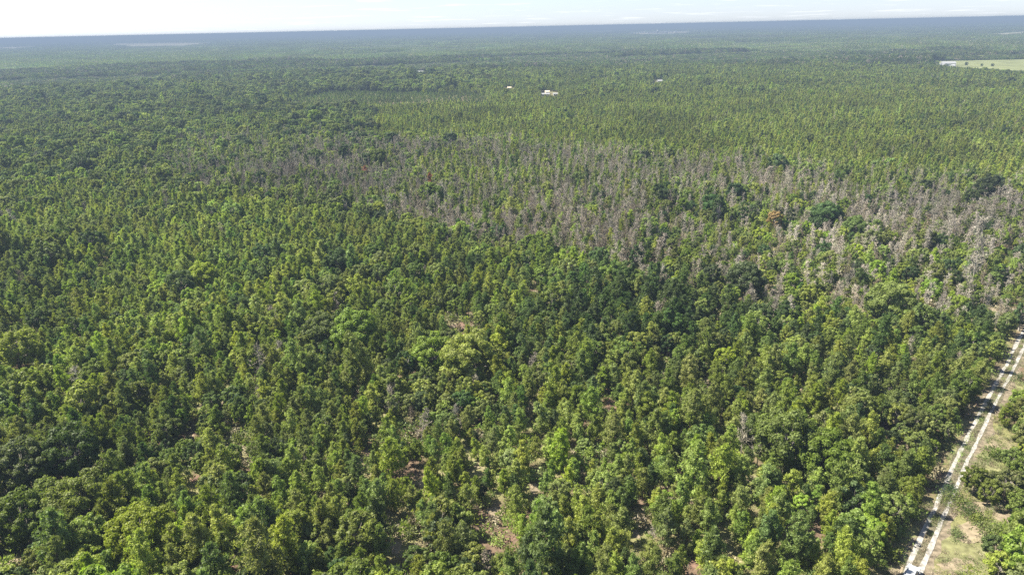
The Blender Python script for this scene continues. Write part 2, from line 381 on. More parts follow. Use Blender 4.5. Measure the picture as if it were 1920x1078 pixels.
# ------------------------------------------------------------------ ground
def ground_mat():
    m, n, l, o = new_mat('forest_floor')
    geo = n.new('ShaderNodeNewGeometry')
    def nz(s, d=5, rough=.55):
        q = n.new('ShaderNodeTexNoise'); q.inputs['Scale'].default_value = s; q.inputs['Detail'].default_value = d; q.inputs['Roughness'].default_value = rough
        l.new(geo.outputs['Position'], q.inputs['Vector']); return q.outputs['Fac']
    def ramp(src, st):
        q = n.new('ShaderNodeValToRGB'); e = q.color_ramp.elements
        for i, (p, c) in enumerate(st):
            x = e[i] if i < 2 else e.new(p)
            x.position = p; x.color = (*c, 1)
        l.new(src, q.inputs[0]); return q.outputs[0]
    def mix(f, a, b, bt='MIX'):
        q = n.new('ShaderNodeMix'); q.data_type = 'RGBA'; q.blend_type = bt
        if isinstance(f, float): q.inputs['Factor'].default_value = f
        else: l.new(f, q.inputs['Factor'])
        l.new(a, q.inputs['A']); l.new(b, q.inputs['B']); return q.outputs['Result']
    straw = ramp(nz(.9), [(.3, (.07, .048, .034)), (.7, (.16, .115, .08))])
    grass = ramp(nz(1.3), [(.3, (.09, .10, .04)), (.7, (.21, .195, .09))])
    sand = ramp(nz(1.1), [(.3, (.15, .12, .085)), (.7, (.24, .20, .145))])
    f1 = n.new('ShaderNodeMapRange'); f1.inputs['From Min'].default_value = .44; f1.inputs['From Max'].default_value = .56; l.new(nz(.055), f1.inputs['Value'])
    f2 = n.new('ShaderNodeMapRange'); f2.inputs['From Min'].default_value = .58; f2.inputs['From Max'].default_value = .66; l.new(nz(.11, 6), f2.inputs['Value'])
    c = mix(f2.outputs[0], mix(f1.outputs[0], straw, grass), sand)
    # far away the sheet is forest seen as one mass
    far = ramp(nz(.0016, 8, .6), [(.35, (.045, .070, .035)), (.65, (.085, .11, .05))])
    ln = n.new('ShaderNodeVectorMath'); ln.operation = 'LENGTH'; l.new(geo.outputs['Position'], ln.inputs[0])
    ff = n.new('ShaderNodeMapRange'); ff.inputs['From Min'].default_value = 900; ff.inputs['From Max'].default_value = 1500; l.new(ln.outputs['Value'], ff.inputs['Value'])
    c = mix(ff.outputs[0], c, far)
    p = n.new('ShaderNodeBsdfPrincipled'); p.inputs['Roughness'].default_value = .95; p.inputs['Specular IOR Level'].default_value = .1
    l.new(c, p.inputs['Base Color'])
    b = n.new('ShaderNodeBump'); b.inputs['Strength'].default_value = .6; b.inputs['Distance'].default_value = .2; l.new(nz(2.2, 6), b.inputs['Height']); l.new(b.outputs[0], p.inputs['Normal'])
    l.new(p.outputs[0], o.inputs['Surface'])
    return m
def ring_sheet():
    rr = [0, 60, 120, 200, 320, 500, 800, 1300, 2200, 3800, 6500, 11000, 18000, 30000, 42000]; seg = 64
    V = [(0, 0, 0)]; F = []
    for r_ in rr[1:]:
        for k in range(seg):
            a = 2 * math.pi * k / seg; V.append((r_ * math.cos(a), r_ * math.sin(a), 0))
    for k in range(seg): F.append((0, 1 + k, 1 + (k + 1) % seg))
    for i in range(len(rr) - 2):
        for k in range(seg):
            a, b = 1 + i * seg + k, 1 + i * seg + (k + 1) % seg; F.append((a, a + seg, b + seg, b))
    me = bpy.data.meshes.new('ground'); me.from_pydata(V, [], F); me.update(); me.materials.append(ground_mat()); return me
struct('ground', ring_sheet())

# haze
def haze():
    me = box_mesh('haze', -43000, 43000, -43000, 43000, -1.0, 87.0)
    m, n, l, o = new_mat('haze_air'); p = n.new('ShaderNodeVolumePrincipled')
    p.inputs['Color'].default_value = (0.20, 0.265, 0.37, 1); p.inputs['Density'].default_value = 2.8e-4; p.inputs['Anisotropy'].default_value = 0.0
    l.new(p.outputs[0], o.inputs['Volume']); me.materials.append(m)
    return struct('haze', me, 'stuff')
haze()

# sand track -------------------------------------------------------------
TRK_PX = [(1652, 1200), (1690, 1120), (1714, 1069), (1733, 1022), (1752, 980), (1772, 936), (1796, 880), (1818, 832), (1844, 780), (1872, 728), (1896, 684), (1920, 634), (1950, 575), (1985, 510)]
TRK = np.array([ground(u, v)[:2] for u, v in TRK_PX])
def smooth_line(P, step=1.0, ext=0):
    P = np.asarray(P); s = np.r_[0, np.cumsum(np.linalg.norm(np.diff(P, axis=0), axis=1))]
    q = np.arange(0, s[-1], step)
    L = np.stack([np.interp(q, s, P[:, 0]), np.interp(q, s, P[:, 1])], 1)
    for _ in range(25):
        L[1:-1] = (L[:-2] + 2 * L[1:-1] + L[2:]) / 4
    return L
_d0 = unit(TRK[0] - TRK[2]); _d1 = unit(TRK[-1] - TRK[-3])          # the track runs on out of the frame at both ends
TRK = np.vstack([TRK[0] + _d0 * 110 + [6, 0], TRK[0] + _d0 * 55 + [2, 0], TRK, TRK[-1] + _d1 * 200 + [8, 0], TRK[-1] + _d1 * 520])
TL = smooth_line(TRK)
TN = np.gradient(TL, axis=0); TN = unit(TN); TNR = np.stack([TN[:, 1], -TN[:, 0]], 1)     # right-hand normal
def track_dist(x, y):
    """signed distance to the track centre line (right positive)"""
    x, y = np.atleast_1d(x), np.atleast_1d(y); out = np.full(len(x), 1e3)
    for i in range(0, len(x), 20000):
        dx = x[i:i + 20000, None] - TL[None, :, 0]; dy = y[i:i + 20000, None] - TL[None, :, 1]
        d2 = dx * dx + dy * dy; j = d2.argmin(1); k = np.arange(len(j))
        sg = np.sign(dx[k, j] * TNR[j, 0] + dy[k, j] * TNR[j, 1]); out[i:i + 20000] = np.sqrt(d2[k, j]) * sg
    return out
def strip(name, off, width, z, mat, wob=.07, seed=1):
    r = np.random.default_rng(seed); n = len(TL); V, F = [], []
    wl_ = off - width / 2 + np.interp(np.arange(n), np.arange(0, n + 3, 3), r.normal(0, wob, len(np.arange(0, n + 3, 3))))
    wr = off + width / 2 + np.interp(np.arange(n), np.arange(0, n + 3, 3), r.normal(0, wob, len(np.arange(0, n + 3, 3))))
    for i in range(n):
        for q in (wl_[i], wr[i]):
            V.append((TL[i, 0] + TNR[i, 0] * q, TL[i, 1] + TNR[i, 1] * q, z))
    for i in range(n - 1): F.append((2 * i, 2 * i + 1, 2 * i + 3, 2 * i + 2))
    me = bpy.data.meshes.new(name); me.from_pydata(V, [], F); me.update(); me.materials.append(mat); return me
M_SAND = plain_mat('white_sand', (.27, .258, .24), .95, noise=.4, nscale=1.1, spec=.1)
M_SANDLOW = plain_mat('litter_and_sand', (.15, .125, .09), .95, noise=.5, nscale=1.0, spec=.1)
M_MID = plain_mat('track_middle', (.10, .09, .06), .95, noise=.5, nscale=1.6, spec=.1)
struct('track_verge', strip('track_verge', .3, 4.4, .02, M_SANDLOW, .5, 2))
struct('sand_track', strip('sand_track', 0, 3.1, .045, M_MID, .2, 3))
struct('wheel_rut', strip('wheel_rut', -.90, .74, .07, M_SAND, .1, 4))
struct('wheel_rut', strip('wheel_rut', .90, .66, .07, M_SAND, .1, 5))

# bare patches of ground -------------------------------------------------
M_TAN = plain_mat('pale_bare_sand', (.20, .165, .115), .95, noise=.3, nscale=.8, spec=.1)
M_RED = plain_mat('red_pine_straw', (.14, .09, .068), .95, noise=.4, nscale=1.2, spec=.1)
M_DRYGRASS = plain_mat('dry_grass_turf', (.145, .145, .07), .95, noise=.4, nscale=.7, spec=.1)
def blob(name, cx, cy, rx, ry, z, mat, seed, rot=0):
    r = np.random.default_rng(seed); n = 44; ph = r.uniform(0, 6.28, 5); V = [(0, 0, z)]
    for k in range(n):
        a = 2 * math.pi * k / n; q = 1 + .18 * math.sin(2 * a + ph[0]) + .14 * math.sin(3 * a + ph[1]) + .09 * math.sin(5 * a + ph[2]) + .08 * math.sin(9 * a + ph[3]) + .05 * math.sin(14 * a + ph[4])
        V.append((rx * q * math.cos(a), ry * q * math.sin(a), z))
    me = bpy.data.meshes.new(name); me.from_pydata(V, [], [(0, 1 + k, 1 + (k + 1) % n) for k in range(n)]); me.update(); me.materials.append(mat)
    o = struct(name, me); o.location = (cx, cy, 0); o.rotation_euler = (0, 0, rot); return o
# photo u, v, half width px, half height px kept open, sand or straw, phrase
CLEAR = [(866, 612, 36, 9, 'red', 'the reddish straw clearing'), (742, 1016, 22, 30, 'tan', 'the sandy clearing near the bottom edge'),
         (1003, 905, 14, 26, 'tan', 'the pale sandy gap'), (930, 962, 22, 16, 'tan', 'the brushy sandy gap'),
         (1140, 752, 12, 14, 'red', 'the small rusty gap'), (1322, 714, 16, 8, 'tan', 'the narrow bare gap'), (1246, 692, 8, 12, 'tan', 'the tiny tan gap'),
         (10, 1062, 32, 20, 'tan', 'the bare corner patch'), (445, 818, 20, 7, 'tan', 'the pale slit in the canopy'), (352, 825, 10, 14, 'tan', 'the light gap'),
         (366, 895, 10, 10, 'red', 'the rusty hollow'), (685, 858, 10, 6, 'tan', 'the small bare spot'), (700, 700, 7, 7, 'red', 'the red-brown gap'),
         (1272, 900, 12, 9, 'red', 'the straw-floored gap'), (1302, 1058, 12, 14, 'red', 'the rusty gap by the bottom edge'), (440, 1060, 12, 12, 'red', 'the red hollow'),
         (998, 792, 8, 8, 'red', 'the dark red gap'), (290, 282, 5, 6, 'tan', 'the far tan gap'), (1000, 548, 9, 5, 'tan', 'the brown gap'),
         (200, 478, 9, 12, 'tan', 'the thin gap'), (950, 1010, 18, 8, 'red', 'the brushy hollow'), (1190, 1000, 10, 12, 'tan', 'the small tan gap'), (790, 905, 10, 9, 'tan', 'the brown hollow')]
for i, (u, v, hw, hh, kd, ph) in enumerate(CLEAR):
    g = ground(u, v); _, _, d = project(g); px = F0 / d[0]
    el = math.atan2(CAMH, math.hypot(g[0], g[1]))
    blob('bare_ground', g[0], g[1], hw / px * .7 + .2, hh / px / math.sin(el) * .6 + .2, .03, M_TAN if kd == 'tan' else M_RED, 40 + i)
# open verge to the right of the track
for i, (u, v, rx, ry, kd) in enumerate([(1850, 880, 5.5, 9, M_DRYGRASS), (1800, 1030, 5, 8, M_DRYGRASS), (1905, 720, 3.5, 7, M_DRYGRASS), (1825, 1000, 3.2, 2.6, M_TAN), (1690, 1072, 1.6, 1.6, M_TAN),
                                         (1855, 955, 6, 2.6, M_TAN), (1880, 1000, 5, 4, M_DRYGRASS), (1866, 842, 2.4, 1.5, M_TAN), (1796, 1062, 3.0, 1.6, M_TAN)]):
    g = ground(u, v); blob('grass_clearing' if kd is M_DRYGRASS else 'bare_ground', g[0], g[1], rx, ry, .012 if kd is M_DRYGRASS else .034, kd, 90 + i)

# ------------------------------------------------------------------ where each tree stands
def inpoly(u, v, poly):
    c = np.zeros(len(u), bool); n = len(poly)
    for i in range(n):
        (x1, y1), (x2, y2) = poly[i], poly[(i + 1) % n]
        t = ((y1 > v) != (y2 > v)) & (u < (x2 - x1) * (v - y1) / (y2 - y1 + 1e-9) + x1); c ^= t
    return c
FIELD = [(1728, 116), (1925, 112), (1960, 116), (1960, 134), (1900, 133), (1850, 130), (1790, 127)]
FIELDG = np.array([ground(u, v)[:2] for u, v in FIELD])
BARN = [(1015, 1046, 172, 182), (1226, 1242, 150, 158), (780, 798, 133, 140), (1742, 1790, 116, 126), (945, 965, 164, 170)]   # photo windows kept open round buildings
# candidate points
def grid(sp, rmax, jit=.48, half=44):
    n = int(rmax / sp) + 2
    gx, gy = np.meshgrid(np.arange(-n, n + 1) * sp, np.arange(0, n + 1) * sp); x, y = gx.ravel(), gy.ravel() - 30
    ang = np.degrees(np.arctan2(np.abs(x), y + 120)); r_ = np.hypot(x, y); k = (ang < half) & (r_ < rmax); x, y = x[k], y[k]
    j = rng.uniform(-jit, jit, (2, len(x))) * sp; return x + j[0], y + j[1]
NEAR_R = 1500
x, y = grid(3.15, NEAR_R)
u, v, dep = project(np.stack([x, y, np.full(len(x), 6.0)], 1))
# zones, as functions of where things stand
warp = (fnoise(x, y, 60, 3) - .5)
vv = v + warp * (30 + 160 * np.clip((v - 60) / 900, 0, 1)); uu = u + (fnoise(x, y, 70, 8) - .5) * 120
top = np.interp(uu, [250, 400, 700, 1000, 1250, 1500, 1800, 2100], [285, 262, 262, 268, 285, 305, 330, 345])
bot = np.interp(uu, [250, 400, 560, 760, 900, 1100, 1300, 1500, 1800, 2100], [300, 345, 372, 405, 445, 480, 530, 560, 590, 600])
dead = sstep(-22, 26, vv - top) * sstep(-26, 34, bot - vv) * sstep(270, 360, uu)
rightmix = dead * sstep(1150, 1350, uu) * sstep(330, 375, vv)
plant = sstep(560, 860, uu + (vv - 200) * .6) * (1 - sstep(-20, 12, vv - top)) * sstep(150, 190, vv)    # even pine plantation
farleft = (1 - sstep(700, 980, uu)) * (1 - sstep(300, 350, vv)) 
rnd = rng.random(len(x)); n1 = fnoise(x, y, 26, 5); n2 = fnoise(x, y, 55, 21); n3 = fnoise(x, y, 14, 33)
pl = .10 + .55 * sstep(.5, .68, n1)                                  # share of broadleaf trees
pl = np.maximum(pl, sstep(330, 90, uu) * sstep(800, 900, vv) * .85)   # the leafy lower left corner
pl = np.maximum(pl, farleft * (.55 + .35 * sstep(.4, .6, n2)))
ridge = np.exp(-((vv - np.interp(uu, [0, 200, 500, 760, 1000, 1300], [318, 322, 358, 408, 455, 500])) / 17) ** 2) * (uu < 1250)
pl = np.maximum(pl, ridge * .9)
pl = np.where(plant > .5, .05, pl)
darkz = np.exp(-(((uu - 1330) / 330) ** 2 + ((vv - 555) / 60) ** 2)) + .8 * np.exp(-(((uu - 1850) / 120) ** 2 + ((vv - 610) / 55) ** 2))
darkz = np.clip(darkz * 1.25, 0, 1); pl *= (1 - .75 * darkz)
pdead = np.where(rightmix > .3, (.20 + .42 * sstep(.48, .62, n1)), dead * (.30 + .40 * sstep(.35, .6, n2))) * sstep(.02, .3, dead)
pdead = np.maximum(pdead, .008)
kind = np.where(rnd < pdead, 2, np.where(rng.random(len(x)) < pl, 1, 0))
lowst = inpoly(u, v, [(620, 166), (900, 170), (930, 192), (500, 200), (560, 178)]) | inpoly(u, v, [(20, 128), (330, 124), (420, 132), (60, 142)])   # low dark young stands
tallb = inpoly(u, v, [(480, 118), (820, 122), (960, 140), (900, 166), (560, 172), (440, 150)])
kind = np.where(lowst & (rng.random(len(x)) < .9), 0, np.where(tallb & (rng.random(len(x)) < .8), 1, kind))
kind = np.where((rightmix > .3) & (kind == 0) & (rng.random(len(x)) < .72), 1, kind)
keep = rng.random(len(x)) > np.where(rightmix > .3, .22, .04) + .1 * sstep(.62, .75, n3)
sc = rng.normal(1, .2, len(x)).clip(.5, 1.45) * (0.92 + .25 * (n2 - .5) * 2)
sc = np.where(kind == 1, sc * rng.uniform(.72, 1.2, len(x)), sc)
sc = np.where((rightmix > .3) & (kind != 2), sc * .85, np.where(kind == 2, sc * 1.12, sc))
sc = np.where(plant > .5, sc * .86, sc)
sc = sc * np.where(lowst, .5, np.where(tallb, 1.3, 1)) * .66 * np.where(rng.random(len(x)) < .05, 1.32, 1) * np.where(rng.random(len(x)) < .012, 1.45, 1)
hgt = np.where(kind == 1, 9.3, 11.5) * sc
# fresh spacing by size handled by jitter; drop what would hide what the photograph leaves open
td = track_dist(x, y)
d_near = td[:]
keep &= ~((td > -4.0) & (td < 26) & (dep < 700))                         # the track and its open right-hand verge
ub, vb, _ = project(np.stack([x, y, np.zeros(len(x))], 1)); ut, vt, _ = project(np.stack([x, y, hgt], 1))
pxm = F0 / dep; cr_px = np.where(kind == 1, 3.0, 2.3) * sc * pxm
for (cu, cv, hw, hh, kd, ph) in CLEAR:
    g = ground(cu, cv)
    infront = np.hypot(x, y) < math.hypot(g[0], g[1]) + 6
    hit = (np.abs((ub + ut) / 2 - cu) < hw * .8 + cr_px * .55) & (vt < cv + hh * .3) & (vb > cv - hh) & infront & (vb - cv < hh + hgt * pxm)
    keep &= ~hit
for (a, b, c, d) in BARN:
    keep &= ~((ub > a - 2) & (ub < b + 2) & (vt < d - 3) & (vb > c + 1))
for vq in (vb, vt, (vb + vt) / 2): keep &= ~(inpoly(ub, vq, FIELD) & (dep > 500))
# trees left of the track whose crowns would lean over it
tu = np.interp(vb, [p[1] for p in TRK_PX][::-1], [p[0] for p in TRK_PX][::-1])
vm = vb - .55 * (vb - vt); tum = np.interp(vm, [p[1] for p in TRK_PX][::-1], [p[0] for p in TRK_PX][::-1])
keep &= ~((td < 0) & (td > -30) & ((ub + ut) / 2 + cr_px * .8 > tum - 5) & (dep < 600))
# distinctive plants stand in their own clearings among the rest
SPECIAL = [  # kind, photo u,v of the base, scale, tone, label, name, category
    ('oak', 668, 668, 1.0, 0, 'large round broadleaf crown standing above the young pines, pale green top', 0),
    ('oak', 610, 655, .85, 1, 'mid green round tree touching the left side of the large pale crown', 1),
    ('oak', 880, 715, 1.05, 0, 'biggest bright green oak below the reddish straw clearing', 1),
    ('oak', 815, 705, .85, 0, 'bright green oak on the left shoulder of the biggest oak', 2),
    ('oak', 1470, 885, 1.0, 1, 'wide mid green oak by the track side, left one of the pair', 0),
    ('oak', 1540, 905, .9, 0, 'wide bright green oak by the track side, right one of the pair', 1),
    ('oak', 150, 900, .9, 1, 'dark topped round tree in the leafy lower left corner', 2),
    ('oak', 60, 920, .85, 1, 'round mid green tree at the left edge above the leafy corner', 0),
    ('oak', 275, 1055, .85, 2, 'lime green broad tree above the bottom edge in the leafy corner', 1),
    ('oak', 60, 1020, .8, 0, 'bright green tree beside the bare corner patch', 0),
    ('oak', 160, 990, .85, 1, 'broad mid green tree in the middle of the leafy corner', 1),
    ('oak', 155, 335, 1.1, 3, 'very dark round oak in the far leafy belt', 0),
    ('oak', 385, 548, .8, 2, 'yellowish lime oak among the pines of the left middle', 0),
    ('oak', 345, 565, .8, 3, 'dark green oak just left of the yellowish lime oak', 2),
    ('oak', 50, 700, .9, 0, 'bright green oak at the left edge halfway down', 2),
    ('oak', 1395, 560, .9, 3, 'dark oak in the dense dark stand left of the dead wood', 0),
    ('oak', 1665, 600, .95, 1, 'mid green oak between the dead wood and the track', 1),
    ('oak', 1545, 430, .95, 3, 'dark spreading oak in the middle of the dead wood', 1),
    ('oak', 1600, 455, .8, 1, 'green oak right of the dark spreading oak in the dead wood', 0),
    ('oak', 640, 520, .8, 3, 'dark oak right of the rust red pine', 0),
    ('oak', 1335, 415, .9, 3, 'dark oak behind the pale fallen trunks', 2),
    ('oak', 1850, 380, 1.0, 3, 'dark oak at the far right edge of the dead wood', 2),
    ('vine', 1390, 428, 1.15, 3, 'thin dark vine-wrapped trunk just left of the ochre tree', 0),
    ('vine', 1420, 412, .9, 3, 'shorter dark vine-wrapped trunk behind the ochre tree', 1),
    ('vine', 1345, 425, 1.2, 3, 'dark vine column left of the two thin vine-wrapped trunks', 2),
    ('vine', 1190, 510, 1.0, 3, 'dark vine-draped tree at the near edge of the dead wood', 1),
    ('vine', 1480, 430, .9, 3, 'dark vine-draped tree right of the ochre tree', 0),
    ('vine', 560, 395, 1.0, 1, 'vine-hung green column in the broadleaf ridge, left one', 0),
    ('vine', 605, 398, 1.0, 1, 'vine-hung green column in the broadleaf ridge, middle one', 1),
    ('vine', 650, 408, 1.0, 3, 'vine-hung dark column in the broadleaf ridge, right one', 2),
    ('vine', 1910, 620, 1.0, 3, 'dark vine-draped tree where the track meets the right edge', 1),
    ('ochre', 1450, 432, .95, 0, 'ochre orange leafed tree in the middle of the dead wood', 0),
    ('rust', 626, 506, .8, 0, 'rust red dying pine standing among the green pines', 4),
    ('rust', 686, 330, .8, 0, 'small rust red pine in the far dead wood, left one', 4),
    ('rust', 806, 345, .8, 0, 'rust red pine in the far dead wood, right one', 4),
    ('rust', 1915, 255, .8, 0, 'rust red pine among the far plantation rows at the right edge', 4),
    ('snag', 1390, 850, .95, 0, 'tall conical grey dead tree standing among the green pines', 0),
    ('snag', 905, 1092, .75, 1, 'mauve grey dead tree cut by the bottom edge', 1),
    ('snag', 1225, 1010, .5, 3, 'small pale bare bush-like snag near the bottom edge', 3),
    ('snag', 1460, 640, .7, 0, 'grey dead tree in the dark stand', 4),
    ('snag', 1395, 705, .6, 2, 'brownish dead tree behind the spreading oak pair', 3),
    ('snag', 1780, 995, .0, 0, '', 0),
    ('snag', 770, 800, .6, 2, 'brown half-bare tree left of the small rusty gap', 1),
    ('snag', 630, 590, .7, 3, 'pale dead tree behind the large round crown', 2),
    ('snag', 1655, 445, 1.0, 3, 'pale leaning dead tree right of the green oak in the dead wood', 0),
    ('snag', 1730, 480, 1.0, 0, 'tall grey dead tree in the near part of the dead wood', 2),
    ('snag', 1560, 405, 1.0, 3, 'pale bleached dead tree behind the dark spreading oak', 1),
    ('snag', 1665, 390, 1.1, 3, 'bleached dead tree with a straight pale trunk before dark oaks', 2),
    ('snag', 1900, 420, 1.1, 3, 'pale dead tree at the right edge of the dead wood', 0),
]
SPECIAL = [s for s in SPECIAL if s[3] > 0]
OWN_R = dict(oak=4.4, vine=2.2, ochre=3.0, rust=2.2, snag=2.4)
for s in SPECIAL:
    g = ground(s[1], s[2]); rr = OWN_R[s[0]] * s[3]
    keep &= ~(np.hypot(x - g[0], y - g[1]) < rr)
    if s[0] != 'oak' or s[3] > 2:   # open the sight line to what is slender and seen whole
        _, _, d = project(g); pz = F0 / d[0]; hz = 10 * s[3] * pz * .9
        hit = (np.abs((ub + ut) / 2 - s[1]) < 1.2 * s[3] * pz + cr_px * .6) & (vb > s[2]) & (vt < s[2] - hz * .35); keep &= ~hit
    else:
        _, _, d = project(g); pz = F0 / d[0]
        hit = (np.abs((ub + ut) / 2 - s[1]) < 3.5 * s[3] * pz + cr_px * .4) & (vb > s[2]) & (vt < s[2] - 4.5 * pz); keep &= ~hit

x, y, u, v, ub, vb, ut, vt, dep, kind, sc, n1, n2, n3 = [q[keep] for q in (x, y, u, v, ub, vb, ut, vt, dep, kind, sc, n1, n2, n3)]
dead, rightmix, plant, darkz, farleft, uu, vv, lowst = [q[keep] for q in (dead, rightmix, plant, darkz, farleft, uu, vv, lowst)]
N = len(x)
# tone of each tree
q = rng.random(N)
tone = np.zeros(N, int)
pm = kind == 0
tone[pm] = np.select([q[pm] < .42, q[pm] < .72, q[pm] < .9], [0, 1, 2], 3)
gold = sstep(900, 1600, uu) * sstep(650, 800, vv)
tone = np.where(pm & (rng.random(N) < .35 * gold), 2, tone)
tone = np.where(pm & (rng.random(N) < darkz * .85), 3, tone)
tone = np.where(pm & (plant > .5), np.where(q < .62, 0, np.where(q < .82, 2, np.where(q < .94, 1, 3))), tone)
tone = np.where(pm & lowst, np.where(q < .5, 3, 1), tone)
lm = kind == 1
tone = np.where(lm, np.select([q < .36, q < .72, q < .84], [0, 1, 2], 3), tone)
tone = np.where(lm & (rightmix > .3), np.select([q < .36, q < .44, q < .86], [0, 1, 2], 3), tone)
tone = np.where(lm & (farleft > .5), np.select([q < .2, q < .64, q < .67], [0, 1, 2], 3), tone)
dm = kind == 2
tone = np.where(dm, np.select([q < .34, q < .66, q < .86], [0, 1, 2], 3), tone)
tone = np.where(dm & (rightmix < .3) & (tone == 3), 1, tone); tone = np.where(dm & (rightmix > .3) & (rng.random(N) < .3), 3, tone)
shape = rng.integers(0, 1000, N)
rotz = rng.uniform(0, 2 * math.pi, N); tilt = rng.normal(0, .05, (N, 2)); tilt[kind == 2] *= 2.2
zs = rng.uniform(.92, 1.15, N) * np.where(kind == 1, 1.0, 1.16)
size_px = sc * F0 / dep * np.where(kind == 1, 9.3, 11)
inview = (ub > -10) & (ub < 1930) & (vt < 1076) & (vb > 30) & (ut > -10) & (ut < 1930)

# ------------------------------------------------------------------ labels for the individual trees
LM = [(c[0], c[1], c[5]) for c in CLEAR[:20]] + [
    (640, 640, 'the large round pale crown'), (855, 690, 'the biggest bright oak'), (1505, 890, 'the spreading oak pair'), (1390, 820, 'the conical grey snag'),
    (905, 1070, 'the mauve dead tree'), (1714, 1068, 'the white vehicle'), (1800, 880, 'the middle of the track'), (1880, 715, 'the far bend of the track'),
    (626, 495, 'the rust red pine'), (1450, 415, 'the ochre tree'), (1300, 412, 'the pale fallen trunks'), (385, 540, 'the yellowish oak'), (150, 330, 'the very dark oak'),
    (600, 385, 'the vine-hung columns'), (1190, 495, 'the dark vine-draped tree'), (1665, 390, 'the straight bleached trunk'), (1545, 425, 'the dark spreading oak'),
    (150, 960, 'the leafy corner'), (1850, 380, 'the dark far right oak'), (50, 690, 'the left edge oak'), (1665, 590, 'the oak nearest the track bend'), (1390, 545, 'the dark stand oak')]
LMu = np.array([l[0] for l in LM]); LMv = np.array([l[1] for l in LM])
ORD = ['nearest', 'second', 'third', 'fourth', 'fifth', 'sixth', 'seventh', 'eighth', 'ninth', 'tenth', 'eleventh', 'twelfth', 'thirteenth', 'fourteenth', 'fifteenth', 'sixteenth', 'seventeenth', 'eighteenth', 'nineteenth', 'twentieth', 'twenty-first', 'twenty-second', 'twenty-third', 'twenty-fourth', 'twenty-fifth']
def describe(ids, noun, tones):
    cells = {}
    med = np.quantile(sc[ids], [.33, .67])
    for i in ids:
        cu, cvv = (ub[i] + ut[i]) / 2, (vb[i] + vt[i]) / 2
        du, dv_ = cu - LMu, (cvv - LMv) * 1.5; j = int(np.argmin(du ** 2 + dv_ ** 2))
        dr = ('left of' if du[j] < 0 else 'right of') if abs(du[j]) > abs(dv_[j]) else ('behind' if dv_[j] < 0 else 'in front of')
        szn = 'small' if sc[i] < med[0] else ('large' if sc[i] > med[1] else 'medium')
        cells.setdefault((j, dr, szn, tone[i]), []).append((float(du[j] ** 2 + dv_[j] ** 2), i))
    lab = {}
    for (j, dr, szn, t), lst in cells.items():
        lst.sort()
        for k, (_, i) in enumerate(lst):
            if len(lst) == 1: lab[i] = f'{szn} {tones[t]} {noun} {dr} {LM[j][2]}'
            else: lab[i] = f'{ORD[min(k, 24)]} {szn} {tones[t]} {noun} {dr} {LM[j][2]}'
    return lab
def place_tree(K, name, label, cat, loc, shp, tn, s, rz, tl, group, crown_name='crown', zsc=1.0, mat=None):
    o = bpy.data.objects.new(name, None); COL.objects.link(o); o.location = loc; o.scale = (s, s, s * zsc)
    o.rotation_euler = (tl[0], tl[1], rz); o['label'] = label; o['category'] = cat
    if group: o['group'] = group
    w = bpy.data.objects.new('trunk', K.trunk[shp % K.n]); COL.objects.link(w); w.parent = o
    c = bpy.data.objects.new(crown_name, K.crown[shp % K.n]); COL.objects.link(c); c.parent = o
    c.material_slots[0].link = 'OBJECT'; c.material_slots[0].material = mat or K.mats[tn]
    return o

single = np.zeros(N, bool)
for kd, K, KF, nm, cat, noun, tones, group, cn_ in (
        (0, K_PINE, K_PINE_FAR, 'pine_tree', 'pine tree', 'pine', [t for t, _ in PINE_TONES], 'young pines of the forest', 'crown'),
        (1, K_LEAF, K_LEAF_FAR, 'broadleaf_tree', 'broadleaf tree', 'broadleaf tree', [t for t, _ in LEAF_TONES], 'broadleaf trees among the pines', 'crown'),
        (2, K_DEAD, K_DEAD_FAR, 'dead_tree', 'dead tree', 'dead tree', ['grey', 'mauve grey', 'brownish', 'bleached'], 'dead trees of the bare wood', 'branches')):
    lim = 280 if kd == 2 else 300
    ids = np.where((kind == kd) & inview)[0]; ids = ids[np.argsort(-size_px[ids])][:lim]; single[ids] = True
    lab = describe(ids, noun, tones)
    for i in ids:
        place_tree(K, nm, lab[i], cat, (x[i], y[i], 0), int(shape[i]), int(tone[i]), sc[i], rotz[i], tilt[i], group, cn_, zs[i])
    rest = (kind == kd) & ~single
    for far, KK, mn in ((False, K, 'wood'), (True, KF, 'distant_wood')):
        m = rest & ((dep > 330) == far)
        if not m.any(): continue
        idx = tone[m] * KK.n + shape[m] % KK.n
        mass({0: 'pine_', 1: 'broadleaf_', 2: 'dead_'}[kd] + mn, KK.src, np.stack([x[m], y[m], np.zeros(m.sum())], 1), idx,
             np.stack([tilt[m, 0], tilt[m, 1], rotz[m]], 1), np.stack([sc[m], sc[m], sc[m] * zs[m]], 1))
print('trees', N, [int((kind == k).sum()) for k in range(3)])

for s in SPECIAL:
    kd, su, sv, ss, tn, lb, shp = s; g = ground(su, sv); rz = (su * 7.3) % 6.28; loc = (g[0], g[1], 0)
    if kd == 'oak': place_tree(K_OAK, 'spreading_oak', lb, 'oak tree', loc, shp, tn, ss, rz, (0, 0), 'large broadleaf crowns')
    elif kd == 'vine': place_tree(K_VINE, 'vine_covered_tree', lb, 'vine-covered tree', loc, shp, tn, ss, rz, (.02, .03), 'vine-covered trees', 'vines')
    elif kd == 'ochre': place_tree(K_LEAF, 'ochre_tree', lb, 'tree', loc, shp, 0, ss, rz, (0, 0), None, mat=M_ORANGE)
    elif kd == 'rust': place_tree(K_PINE, 'dying_pine', lb, 'dying pine', loc, shp, 0, ss, rz, (0, 0), 'rust red dying pines', mat=M_RUST)
    else: place_tree(K_DEAD, 'snag', lb, 'snag', loc, shp, tn, ss, rz, (.05, .06), 'lone dead trees', 'branches')

